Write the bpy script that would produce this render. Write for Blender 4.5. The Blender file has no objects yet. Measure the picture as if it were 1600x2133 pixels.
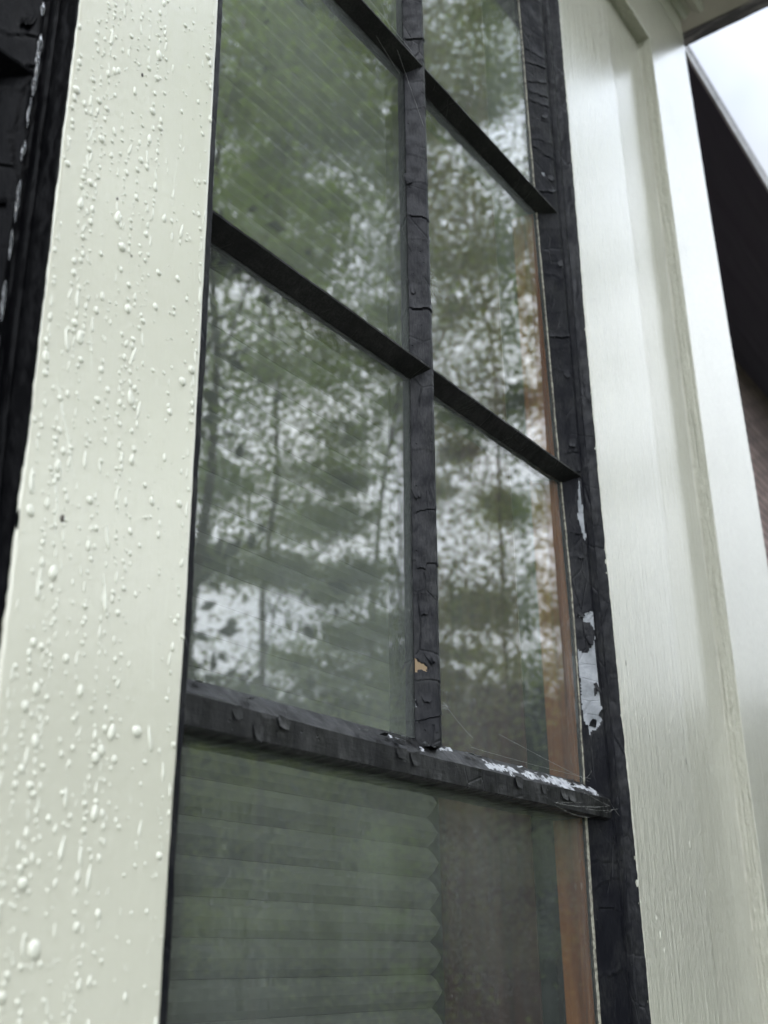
import bpy, bmesh, math, random
from mathutils import Vector, Matrix, noise
R = math.radians
random.seed(7)
scene = bpy.context.scene
col = scene.collection

# ------------------------------------------------------------------ camera
CAM = Vector((0, -.38, 1.5))
cam_d = bpy.data.cameras.new('camera'); cam = bpy.data.objects.new('camera', cam_d); col.objects.link(cam)
rt = Vector((0.577824, -0.816066, -0.012495)); up = Vector((-0.302275, -0.228200, 0.925502)); bk = Vector((-0.758122, -0.531001, -0.378536))
m = Matrix((rt, up, bk)).transposed().to_4x4(); m.translation = CAM
cam.matrix_world = m
cam_d.sensor_fit = 'HORIZONTAL'; cam_d.sensor_width = 36; cam_d.lens = 36 * 2322.9 / 1600
cam_d.clip_start = .02; cam_d.clip_end = 500
cam_d.dof.use_dof = True; cam_d.dof.focus_distance = .8; cam_d.dof.aperture_fstop = 12
scene.camera = cam

# ------------------------------------------------------------------ world, sun, exposure
SUN_EL, SUN_AZ = 42, 182          # azimuth measured from +Y clockwise (towards +X)
w = bpy.data.worlds.new('World'); scene.world = w; w.use_nodes = True
nt = w.node_tree; nt.nodes.clear()
N = nt.nodes.new; L = nt.links.new
out = N('ShaderNodeOutputWorld'); bg = N('ShaderNodeBackground'); bg.inputs[1].default_value = .1
sky = N('ShaderNodeTexSky'); sky.sky_type = 'NISHITA'; sky.sun_disc = False
sky.sun_elevation = R(SUN_EL); sky.sun_rotation = R(SUN_AZ)
tc = N('ShaderNodeTexCoord')
nz = N('ShaderNodeTexNoise'); nz.inputs['Scale'].default_value = 2.1; nz.inputs['Detail'].default_value = 5; nz.inputs['Roughness'].default_value = .55
L(tc.outputs['Generated'], nz.inputs['Vector'])
cr = N('ShaderNodeValToRGB'); cr.color_ramp.elements[0].position = .3; cr.color_ramp.elements[0].color = (6.8, 7.7, 9.3, 1)
cr.color_ramp.elements[1].position = .62; cr.color_ramp.elements[1].color = (13.2, 13.7, 14.3, 1)
L(nz.outputs['Fac'], cr.inputs['Fac'])
# overcast brightening towards the hidden sun
dp = N('ShaderNodeVectorMath'); dp.operation = 'DOT_PRODUCT'
sd = Vector((math.sin(R(SUN_AZ)) * math.cos(R(SUN_EL)), math.cos(R(SUN_AZ)) * math.cos(R(SUN_EL)), math.sin(R(SUN_EL))))
nrm = N('ShaderNodeVectorMath'); nrm.operation = 'NORMALIZE'; L(tc.outputs['Generated'], nrm.inputs[0])
L(nrm.outputs[0], dp.inputs[0]); dp.inputs[1].default_value = sd
mr = N('ShaderNodeMapRange'); mr.inputs[1].default_value = .2; mr.inputs[2].default_value = 1; mr.inputs[3].default_value = .32; mr.inputs[4].default_value = 4.1
L(dp.outputs['Value'], mr.inputs[0])
mul = N('ShaderNodeVectorMath'); mul.operation = 'SCALE'; L(cr.outputs[0], mul.inputs[0]); L(mr.outputs[0], mul.inputs['Scale'])
mx = N('ShaderNodeMix'); mx.data_type = 'RGBA'; mx.inputs[0].default_value = .88
L(sky.outputs[0], mx.inputs[6]); L(mul.outputs[0], mx.inputs[7])
L(mx.outputs[2], bg.inputs[0]); L(bg.outputs[0], out.inputs[0])
sun_d = bpy.data.lights.new('sun', 'SUN'); sun_d.energy = 1.3; sun_d.angle = R(14); sun_d.color = (1, .96, .9)
sun = bpy.data.objects.new('sun', sun_d); col.objects.link(sun); sun.rotation_euler = sd.to_track_quat('Z', 'Y').to_euler()
vs = scene.view_settings; vs.view_transform = 'Standard'; vs.look = 'None'; vs.gamma = 1; vs.exposure = .6; vs.use_curve_mapping = False

# ------------------------------------------------------------------ helpers
def tag(o, label=None, cat=None, group=None, kind=None):
    if label: o['label'] = label
    if cat: o['category'] = cat
    if group: o['group'] = group
    if kind: o['kind'] = kind
    return o
def empty(name, loc=(0, 0, 0)):
    o = bpy.data.objects.new(name, None); o.location = loc; o.empty_display_size = .1; col.objects.link(o); return o
def link(name, verts, faces, mats, parent=None, midx=None, smooth=False):
    me = bpy.data.meshes.new(name); me.from_pydata([tuple(v) for v in verts], [], faces)
    if not isinstance(mats, (list, tuple)): mats = [mats]
    for q in mats: me.materials.append(q)
    if midx: me.polygons.foreach_set('material_index', midx)
    if smooth: me.polygons.foreach_set('use_smooth', [True] * len(me.polygons))
    me.update()
    if smooth: me.set_sharp_from_angle(angle=R(38))
    o = bpy.data.objects.new(name, me); col.objects.link(o)
    if parent is not None:
        o.parent = parent; o.location = -Vector(parent.location)
    return o
def itp(pts):
    pts = sorted(pts)
    def f(z):
        if z <= pts[0][0]: return pts[0][1]
        for (a, b), (c, d) in zip(pts, pts[1:]):
            if z <= c: return b + (d - b) * (z - a) / (c - a)
        return pts[-1][1]
    return f
def fr(a, b, step):
    n = max(1, int(round((b - a) / step))); return [a + (b - a) * i / n for i in range(n + 1)]
def ns(x, y, z): return noise.noise(Vector((x, y, z)))
def inside(p, poly):
    x, y = p; c = False; j = len(poly) - 1
    for i in range(len(poly)):
        (xi, yi), (xj, yj) = poly[i], poly[j]
        if (yi > y) != (yj > y) and x < (xj - xi) * (y - yi) / (yj - yi) + xi: c = not c
        j = i
    return c
def resample(prof, step):
    out = []
    for a, b in zip(prof, prof[1:]):
        d = math.dist(a, b); n = max(1, int(round(d / step)))
        out += [(a[0] + (b[0] - a[0]) * i / n, a[1] + (b[1] - a[1]) * i / n) for i in range(n)]
    return out + [prof[-1]]
def loft(name, profs, ts, axis, mats, parent=None, amp=0., nsc=60., nst=12., disp=None, mat=None, smooth=True, cap=True, closed=True):
    """sweep a cross section (list of (a,b)) along axis 'z' (a=x,b=y) or 'x' (a=y,b=z); profs(t)->list"""
    vs_, fs, mi = [], [], []
    n = len(profs(ts[0]))
    for t in ts:
        p = profs(t)
        for i, (a, b) in enumerate(p):
            q0 = p[i - 1] if (i > 0 or closed) else p[i]; q1 = p[(i + 1) % n] if (i < n - 1 or closed) else p[i]
            tx, ty = q1[0] - q0[0], q1[1] - q0[1]; l = math.hypot(tx, ty) or 1
            nx, ny = ty / l, -tx / l
            d = 0
            if amp: d += amp * (ns(a * nsc, b * nsc + 7, t * nst) + .5 * ns(a * nsc * 3, b * nsc * 3, t * nst * 4))
            if disp: d += disp(i, a, b, t)
            a += nx * d; b += ny * d
            vs_.append((a, b, t) if axis == 'z' else (t, a, b))
    m_ = n if closed else n - 1
    for k in range(len(ts) - 1):
        for i in range(m_):
            j = (i + 1) % n
            f = (k * n + i, k * n + j, (k + 1) * n + j, (k + 1) * n + i)
            fs.append(f)
            if mat:
                c = [sum(vs_[v][q] for v in f) / 4 for q in range(3)]
                mi.append(mat(i, c))
    if cap and closed:
        fs.append(tuple(range(n - 1, -1, -1))); fs.append(tuple((len(ts) - 1) * n + i for i in range(n)))
        if mat: mi += [0, 0]
    return link(name, vs_, fs, mats, parent, mi or None, smooth)
def box(name, a, b, mats, parent=None, bev=0.):
    bm = bmesh.new(); bmesh.ops.create_cube(bm, size=1)
    for v in bm.verts: v.co = Vector([(a[i] + b[i]) / 2 + v.co[i] * (b[i] - a[i]) for i in range(3)])
    if bev: bmesh.ops.bevel(bm, geom=bm.edges[:], offset=bev, segments=2, affect='EDGES')
    me = bpy.data.meshes.new(name); bm.to_mesh(me); bm.free(); me.materials.append(mats)
    o = bpy.data.objects.new(name, me); col.objects.link(o)
    if parent is not None: o.parent = parent; o.location = -Vector(parent.location)
    return o

# ------------------------------------------------------------------ materials
class M:
    def __init__(s, name, base=(.5, .5, .5), rough=.5, **kw):
        s.m = bpy.data.materials.new(name); s.m.use_nodes = True; s.nt = s.m.node_tree
        s.b = s.nt.nodes['Principled BSDF']; s.b.inputs['Base Color'].default_value = (*base, 1); s.b.inputs['Roughness'].default_value = rough
        for k, v in kw.items(): s.b.inputs[k.replace('_', ' ')].default_value = v
        s.tc = s.n('ShaderNodeTexCoord')
    def n(s, t, **kw):
        q = s.nt.nodes.new(t)
        for k, v in kw.items(): setattr(q, k, v)
        return q
    def l(s, a, b): s.nt.links.new(a, b)
    def map(s, sc=(1, 1, 1), rot=(0, 0, 0)):
        q = s.n('ShaderNodeMapping'); q.inputs['Scale'].default_value = sc; q.inputs['Rotation'].default_value = rot
        s.l(s.tc.outputs['Object'], q.inputs[0]); return q.outputs[0]
    def noise(s, scale, vec=None, detail=3, rough=.5, dist=0):
        q = s.n('ShaderNodeTexNoise'); q.inputs['Scale'].default_value = scale; q.inputs['Detail'].default_value = detail
        q.inputs['Roughness'].default_value = rough; q.inputs['Distortion'].default_value = dist
        s.l(vec if vec is not None else s.tc.outputs['Object'], q.inputs['Vector']); return q.outputs['Fac']
    def vor(s, scale, vec=None, feature='F1', out='Distance'):
        q = s.n('ShaderNodeTexVoronoi', feature=feature); q.inputs['Scale'].default_value = scale
        s.l(vec if vec is not None else s.tc.outputs['Object'], q.inputs['Vector']); return q.outputs[out]
    def ramp(s, fac, *els):
        q = s.n('ShaderNodeValToRGB'); r = q.color_ramp
        while len(r.elements) < len(els): r.elements.new(.5)
        for e, (p, c) in zip(r.elements, els):
            e.position = p; e.color = (*c, 1) if isinstance(c, tuple) else (c, c, c, 1)
        s.l(fac, q.inputs[0]); return q.outputs[0]
    def mth(s, op, a, b=None, clamp=False):
        q = s.n('ShaderNodeMath', operation=op); q.use_clamp = clamp
        for i, v in enumerate((a, b)):
            if v is None: continue
            if isinstance(v, (int, float)): q.inputs[i].default_value = v
            else: s.l(v, q.inputs[i])
        return q.outputs[0]
    def mix(s, fac, a, b):
        q = s.n('ShaderNodeMix', data_type='RGBA')
        for i, v in ((0, fac), (6, a), (7, b)):
            if isinstance(v, (int, float)): q.inputs[i].default_value = v
            elif isinstance(v, tuple): q.inputs[i].default_value = (*v, 1)
            else: s.l(v, q.inputs[i])
        return q.outputs[2]
    def bump(s, h, dist, strength=1., prev=None):
        q = s.n('ShaderNodeBump'); q.inputs['Distance'].default_value = dist; q.inputs['Strength'].default_value = strength
        s.l(h, q.inputs['Height'])
        if prev is not None: s.l(prev, q.inputs['Normal'])
        return q.outputs[0]
    def base(s, c): s.l(c, s.b.inputs['Base Color'])
    def rough(s, c): s.l(c, s.b.inputs['Roughness'])
    def nrm(s, c): s.l(c, s.b.inputs['Normal'])

def black_paint(name, tint=(.0048, .005, .0075), fib=(1, 1, .2)):
    q = M(name, tint, .4); q.b.inputs['Specular IOR Level'].default_value = .17
    big = q.noise(35, detail=4)
    gr = q.noise(700, q.map((1, 1, .25)), 3, .7)
    dust = q.ramp(q.mth('MULTIPLY', big, gr), (.2, 0.), (.42, 1.))
    q.base(q.mix(q.mth('MULTIPLY', dust, .3), tint, (.06, .06, .055)))
    q.rough(q.ramp(q.noise(90, detail=3), (.35, .35), (.7, .65)))
    b = q.bump(q.noise(45, q.map((1, 1, .6)), 4, .6), .0016)
    b = q.bump(q.noise(420, q.map(fib), 3, .6), .0003, .8, b)
    ed = q.ramp(q.vor(42, q.map((1, 1, .55)), 'DISTANCE_TO_EDGE'), (0, .4), (.03, 1.))
    sel = q.ramp(q.noise(22, detail=2), (.5, 1.), (.56, 0.))
    b = q.bump(q.mth('MAXIMUM', ed, sel), .0006, .8, b)
    pit = q.ramp(q.vor(150), (.07, 0.), (.13, 1.)); ps = q.ramp(q.noise(60, detail=1), (.55, 1.), (.6, 0.))
    b = q.bump(q.mth('MAXIMUM', pit, ps), .0006, .8, b)
    q.nrm(b); return q.m
BLACK = black_paint('black_paint')
BLACKR = black_paint('weathered_black_paint', (.008, .008, .009), (.15, 1, 1)); BLACKR.node_tree.nodes['Principled BSDF'].inputs['Specular IOR Level'].default_value = .3
BLACK2 = black_paint('black_paint_dusty', (.0075, .0075, .0075), (.15, 1, 1))

def cream(name, grain, c=(.645, .63, .52), rough=.2, pebble=.3):
    q = M(name, c, rough); q.b.inputs['Coat Weight'].default_value = .75; q.b.inputs['Coat Roughness'].default_value = .2; q.b.inputs['Coat IOR'].default_value = 1.55
    tone = q.ramp(q.noise(6, detail=4), (.3, tuple(v * .93 for v in c)), (.7, tuple(v * 1.03 for v in c)))
    spk = q.ramp(q.noise(230, detail=2), (.77, 0.), (.82, 1.))
    q.base(q.mix(q.mth('MULTIPLY', spk, .5), tone, (.2, .19, .15)))
    g1 = q.noise(1, q.map((170, 170, 7)), 5, .7)
    g2 = q.noise(1, q.map((220, 220, 90)), 3, .6)
    b = q.bump(g1, .016, grain)
    b = q.bump(g2, .0026, grain, b)
    b = q.bump(q.noise(170, detail=3), .0009, pebble, b)
    q.nrm(b); return q.m
CREAM = cream('pale_green_paint', .75, pebble=.12)
CREAM_S = cream('pale_green_paint_smooth', .07, pebble=.22)
q = M('bare_putty', (.4, .41, .43), .85)
q.base(q.ramp(q.noise(70, detail=6, rough=.65), (.3, (.17, .18, .19)), (.65, (.33, .34, .36))))
b_ = q.bump(q.noise(260, detail=5, rough=.6), .0007, .8)
q.nrm(q.bump(q.ramp(q.vor(55, q.map((.4, .4, 1)), 'DISTANCE_TO_EDGE'), (0, 0.), (.03, 1.)), .0006, .7, b_)); PUTTY = q.m
q = M('bare_tan_wood', (.24, .17, .1), .8); q.nrm(q.bump(q.noise(300, q.map((1, 1, .1))), .0004)); TAN = q.m
q = M('white_flakes_and_glare', (.6, .6, .6), .8); q.nrm(q.bump(q.noise(200, detail=4), .0008)); q.base(q.ramp(q.noise(150, detail=5, rough=.7), (.38, (.1, .1, .11)), (.43, (.34, .35, .37)), (.7, (.55, .56, .58)))); FLAKE_GLARE = q.m  # white paint flakes; the pale tone also carries the rail's wet glare

# droplet
q = M('water_on_paint', (.69, .685, .58), .1); q.b.inputs['Coat Weight'].default_value = .6; q.b.inputs['Coat Roughness'].default_value = .05; DROP = q.m

# glass: clear pane, Fresnel reflection, thin film of dust and old streaks
def glass(name, dirt=1.):
    q = M(name); n = q.nt; n.nodes.remove(q.b)
    outn = [x for x in n.nodes if x.type == 'OUTPUT_MATERIAL'][0]
    tr = q.n('ShaderNodeBsdfTransparent'); tr.inputs[0].default_value = (.92, .94, .92, 1)
    gl = q.n('ShaderNodeBsdfGlossy'); gl.inputs['Roughness'].default_value = .012
    fz = q.n('ShaderNodeFresnel'); geo = q.n('ShaderNodeNewGeometry'); ior = q.n('ShaderNodeMapRange')
    ior.inputs[3].default_value = 1.85; ior.inputs[4].default_value = 1 / 1.85; q.l(geo.outputs['Backfacing'], ior.inputs[0]); q.l(ior.outputs[0], fz.inputs[0])
    wob = q.bump(q.noise(9, detail=1), .00012, 1.)
    pass
    q.l(wob, gl.inputs['Normal']); q.l(wob, fz.inputs['Normal'])
    mx1 = q.n('ShaderNodeMixShader'); q.l(fz.outputs[0], mx1.inputs[0]); q.l(tr.outputs[0], mx1.inputs[1]); q.l(gl.outputs[0], mx1.inputs[2])
    df = q.n('ShaderNodeBsdfDiffuse'); df.inputs[0].default_value = (.62, .66, .63, 1)
    cloud = q.ramp(q.noise(4.5, q.map((1, 1, .7)), 5, .6), (.35, .35), (.68, 1.5))
    grain = q.ramp(q.noise(1, q.map((620, 620, 380), (0, .15, 0)), 3, .7), (.4, .5), (.68, 1.7))
    streak = q.ramp(q.noise(1, q.map((140, 140, 9)), 3, .6), (.35, .85), (.75, 1.15))
    scr1 = q.ramp(q.noise(1, q.map((500, 500, 16), (0, .7, 0)), 2, .5), (.66, 0.), (.74, 1.))
    scr2 = q.ramp(q.noise(1, q.map((420, 420, 14), (0, -.5, 0)), 2, .5), (.67, 0.), (.75, 1.))
    spot = q.ramp(q.vor(120, q.map((1, 1, .75))), (.05, 1.), (.09, 0.)); spsel = q.ramp(q.noise(14, detail=2), (.5, 0.), (.58, 1.))
    f = q.mth('MULTIPLY', q.mth('MULTIPLY', cloud, grain), streak)
    f = q.mth('MULTIPLY', f, .078 * dirt)
    f = q.mth('ADD', f, q.mth('MULTIPLY', q.mth('ADD', scr1, scr2), .01 * dirt))
    f = q.mth('ADD', f, q.mth('MULTIPLY', q.mth('MULTIPLY', spot, spsel), .22 * dirt), True)
    mx2 = q.n('ShaderNodeMixShader'); q.l(f, mx2.inputs[0]); q.l(mx1.outputs[0], mx2.inputs[1]); q.l(df.outputs[0], mx2.inputs[2])
    q.l(mx2.outputs[0], outn.inputs[0]); return q.m
GLASS = glass('dusty_glass'); GLASS_D = glass('clean_glass', .08)

def wood(name, a, b_, c, sc=1., rough=.45):
    q = M(name, a, rough)
    v = q.map((130 * sc, 130 * sc, 5 * sc)); g = q.noise(1, v, 5, .6, .6)
    big = q.noise(1, q.map((28, 28, 3.2)), 3, .5, 1.2)
    q.base(q.ramp(q.mth('ADD', q.mth('MULTIPLY', g, .6), q.mth('MULTIPLY', big, .4)), (.34, c), (.5, a), (.66, b_)))
    q.nrm(q.bump(g, .0004, .5)); return q.m
WOOD = wood('varnished_pine', (.3, .09, .018), (.44, .16, .035), (.12, .034, .01))
JAMB = wood('dark_stained_wood', (.075, .026, .02), (.11, .042, .03), (.035, .014, .012))
q = M('dark_green_paint', (.007, .012, .010), .8); DGREEN = q.m
q = M('blind_fabric', (.2, .2, .17), .9)
q.base(q.mix(q.mth('MULTIPLY', q.noise(900, q.map((1, 1, 1)), 2), .5), (.15, .155, .125), (.08, .082, .066)))
q.b.inputs['Transmission Weight'].default_value = 0; BLIND = q.m
q = M('room_plaster', (.2, .19, .17), .9); ROOM = q.m
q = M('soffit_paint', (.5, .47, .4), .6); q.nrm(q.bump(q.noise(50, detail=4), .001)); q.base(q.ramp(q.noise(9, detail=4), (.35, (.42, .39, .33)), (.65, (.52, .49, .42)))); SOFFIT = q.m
q = M('weathered_fascia', (.16, .155, .16), .6); q.base(q.ramp(q.noise(1, q.map((90, 12, 90)), 5, .7), (.4, (.05, .05, .055)), (.5, (.13, .12, .13)), (.68, (.42, .4, .4)))); q.nrm(q.bump(q.noise(80, detail=5), .002)); FASCIA = q.m
q = M('galvanised_drip_edge', (.5, .51, .52), .35, Metallic=.6); q.base(q.ramp(q.noise(6, detail=4), (.3, (.35, .36, .37)), (.7, (.6, .6, .62)))); DRIP = q.m
q = M('dark_purple_soffit', (.036, .029, .05), .7); wv = q.ramp(q.mth('FRACT', q.mth('MULTIPLY', q.mth('ADD', q.noise(.01), 0), 1)), (0, 0.), (1, 1.)); q.nrm(q.bump(q.noise(1, q.map((1, 14, 1)), 3), .02)); DSOFF = q.m  # even dark purple tone for the eave underside
q = M('roof_shingle', (.06, .06, .062), .9); q.nrm(q.bump(q.vor(9), .01)); SHINGLE = q.m
q = M('brown_brick', (.13, .09, .08), .85)
br = q.n('ShaderNodeTexBrick'); br.inputs['Scale'].default_value = 1; br.inputs['Brick Width'].default_value = .2; br.inputs['Row Height'].default_value = .05
br.inputs['Mortar Size'].default_value = .008; br.inputs['Color1'].default_value = (.24, .17, .16, 1); br.inputs['Color2'].default_value = (.16, .11, .105, 1); br.inputs['Mortar'].default_value = (.03, .026, .026, 1)
mp = q.map((1, 1, 1), (R(90), 0, 0)); q.l(mp, br.inputs['Vector']); q.base(br.outputs[0]); q.nrm(q.bump(br.outputs['Fac'], -.008)); BRICK = q.m
q = M('bark', (.09, .07, .055), .9); q.nrm(q.bump(q.noise(1, q.map((20, 20, 3)), 4), .02)); BARK = q.m
def leaf(name, c1, c2):
    q = M(name, c1, .5)
    oi = q.n('ShaderNodeNewGeometry'); q.base(q.mix(q.ramp(oi.outputs['Random Per Island'], (0, 0.), (1, 1.)), c1, c2))
    tl = q.n('ShaderNodeBsdfTranslucent'); q.l(q.b.inputs['Base Color'].links[0].from_socket, tl.inputs[0])
    ms = q.n('ShaderNodeMixShader'); ms.inputs[0].default_value = .4
    o_ = [x for x in q.nt.nodes if x.type == 'OUTPUT_MATERIAL'][0]
    q.l(q.b.outputs[0], ms.inputs[1]); q.l(tl.outputs[0], ms.inputs[2]); q.l(ms.outputs[0], o_.inputs[0]); return q.m
LEAF1 = leaf('maple_leaf', (.17, .24, .06), (.36, .43, .09)); LEAF2 = leaf('oak_leaf', (.16, .2, .1), (.28, .33, .15))
LEAF3 = leaf('lime_leaf', (.3, .42, .06), (.42, .58, .1)); LEAFD = leaf('evergreen_leaf', (.015, .028, .015), (.03, .045, .02))
q = M('lawn', (.05, .08, .025), .9); q.base(q.ramp(q.noise(1.3, detail=6), (.35, (.035, .05, .02)), (.65, (.07, .11, .03)))); GRASS = q.m
q = M('paving', (.25, .24, .22), .8); q.base(q.ramp(q.noise(8, detail=6), (.3, (.2, .19, .175)), (.7, (.3, .29, .27)))); q.nrm(q.bump(q.noise(60, detail=4), .003)); PAVE = q.m
q = M('insect_dark', (.03, .02, .015), .5); SPECK = q.m
q = M('spider_silk', (.6, .6, .57), .5); SILK = q.m

# ------------------------------------------------------------------ measured edges (metres, wall face y = 0)
ZB, ZT = .78, 2.88
SY, GY = .013, .0255                       # sash nose plane, glass plane
xCL = itp([(ZB, .2715), (1.61, .2714), (1.84, .2705), (1.97, .2703), (ZT, .27)])
xCR = itp([(ZB, .371), (1.48, .3711), (1.55, .3713), (1.65, .373), (1.82, .3724), (2.06, .3708), (ZT, .368)])
xR = itp([(ZB, .895), (1.457, .895), (1.61, .8953), (1.735, .893), (1.88, .8917), (1.95, .892), (2.07, .8938), (2.25, .8985), (2.52, .904), (ZT, .909)])
xG = itp([(ZB, .8575), (1.50, .8582), (1.62, .8628), (1.70, .866), (1.78, .8685), (1.96, .863), (2.29, .8554), (ZT, .85)])   # glass contact, right stile
xN = itp([(ZB, .888), (1.578, .887), (1.70, .8825), (1.777, .8805), (1.92, .8812), (2.3, .8808), (ZT, .884)])              # nose / groove
mR = itp([(ZB, .6235), (1.633, .6239), (1.72, .6249), (1.91, .6285), (2.187, .6305), (ZT, .634)])
xA = itp([(ZB, 1.047), (1.75, 1.047), (2.1, 1.053), (2.6, 1.055), (ZT, 1.056)])
xD = itp([(ZB, 1.425), (1.99, 1.4155), (2.1, 1.414), (2.19, 1.4085), (2.32, 1.3995), (2.58, 1.392), (ZT, 1.386)])

# plates of old paint: cracks across a bevel, each plate lifting at its lower lip
def plates(seed, lo=.012, hi=.05):
    rr = random.Random(seed); z = ZB; cr_ = []
    while z < ZT:
        z += rr.uniform(lo, hi) * (.5 if rr.random() < .25 else 1); cr_.append((z, rr.uniform(-.35, .35), rr.uniform(0, 1)))
    import bisect
    zs_ = [c[0] for c in cr_]
    def f(u, t):                           # u across (m), t along
        t2 = t + .0035 * ns(u * 120, seed, t * 25)
        k = bisect.bisect(zs_, t2)
        d = 0
        for j in (k - 1, k, k + 1):
            if 0 <= j < len(cr_):
                z0, tl, am = cr_[j]; s = t2 - (z0 + tl * u)
                if s > 0: d += (.0003 + .0011 * am * am) * math.exp(-s / .0035)     # lip curls up above the crack
                elif s > -.0011: d -= .0005 * am
        return d
    return f

# ------------------------------------------------------------------ patches where black paint has come away (x, z on the bevel)
P1 = [(.8687,1.7838),(.8718,1.7849),(.8750,1.7874),(.8813,1.7902),(.8810,1.7775),(.8835,1.7747),(.8835,1.7696),(.8807,1.7686),(.8802,1.7745),(.8780,1.7773),(.8739,1.7799),(.8736,1.7843)]
P1b = [(.8807,1.7686),(.8804,1.7511),(.8806,1.7338),(.8812,1.7211),(.8817,1.7084),(.8830,1.7022),(.8822,1.6945),(.8789,1.6894),(.8773,1.6845),(.8732,1.6836),(.8713,1.6801),(.8708,1.6876),(.8679,1.6923),(.8676,1.7047),(.8685,1.7259),(.8682,1.7401),(.8686,1.7541),(.8720,1.7519),(.8750,1.7521),(.8778,1.7574),(.8799,1.7656)]
PH = [(.8776,1.7208),(.8801,1.7231),(.8793,1.7160),(.8774,1.7137)]
P2 = [(.8789,1.9203),(.8795,1.8933),(.8806,1.8735),(.8805,1.8522),(.8785,1.8585),(.8757,1.8762),(.8744,1.8827),(.8762,1.8829),(.8766,1.8963)]
P3 = [(.8650,2.2632),(.8679,2.2622),(.8694,2.2603),(.8673,2.2575)]
P4 = [(.8693,2.1695),(.8684,2.1413),(.8680,2.1199),(.8700,2.1162),(.8660,2.1135),(.8665,2.1410),(.8670,2.1680)]
M1 = [(.6110,1.6932),(.6126,1.6929),(.6134,1.6914),(.6158,1.6897),(.6168,1.6874),(.6174,1.6863),(.6167,1.6843),(.6147,1.6851),(.6122,1.6840),(.6110,1.6826)]
M2 = [(.6100,1.6640),(.6120,1.6642),(.6124,1.6603),(.6105,1.6592)]
M3 = [(.6143,2.0050),(.6161,2.0054),(.6156,1.9896),(.6147,1.9758),(.6137,1.9896)]
M4 = [(.6135,2.1091),(.6156,2.1246),(.6160,2.1229),(.6149,2.1024),(.6139,2.0856)]
def jig(x, z): return (x + .0004 * ns(x * 900, 3, z * 900), z + .0012 * ns(x * 500, 9, z * 500))
def peeled(x, z):
    p = jig(x, z)
    return (any(inside(p, P) for P in (P1, P1b, P2, P3)) and not inside(p, PH))

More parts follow.
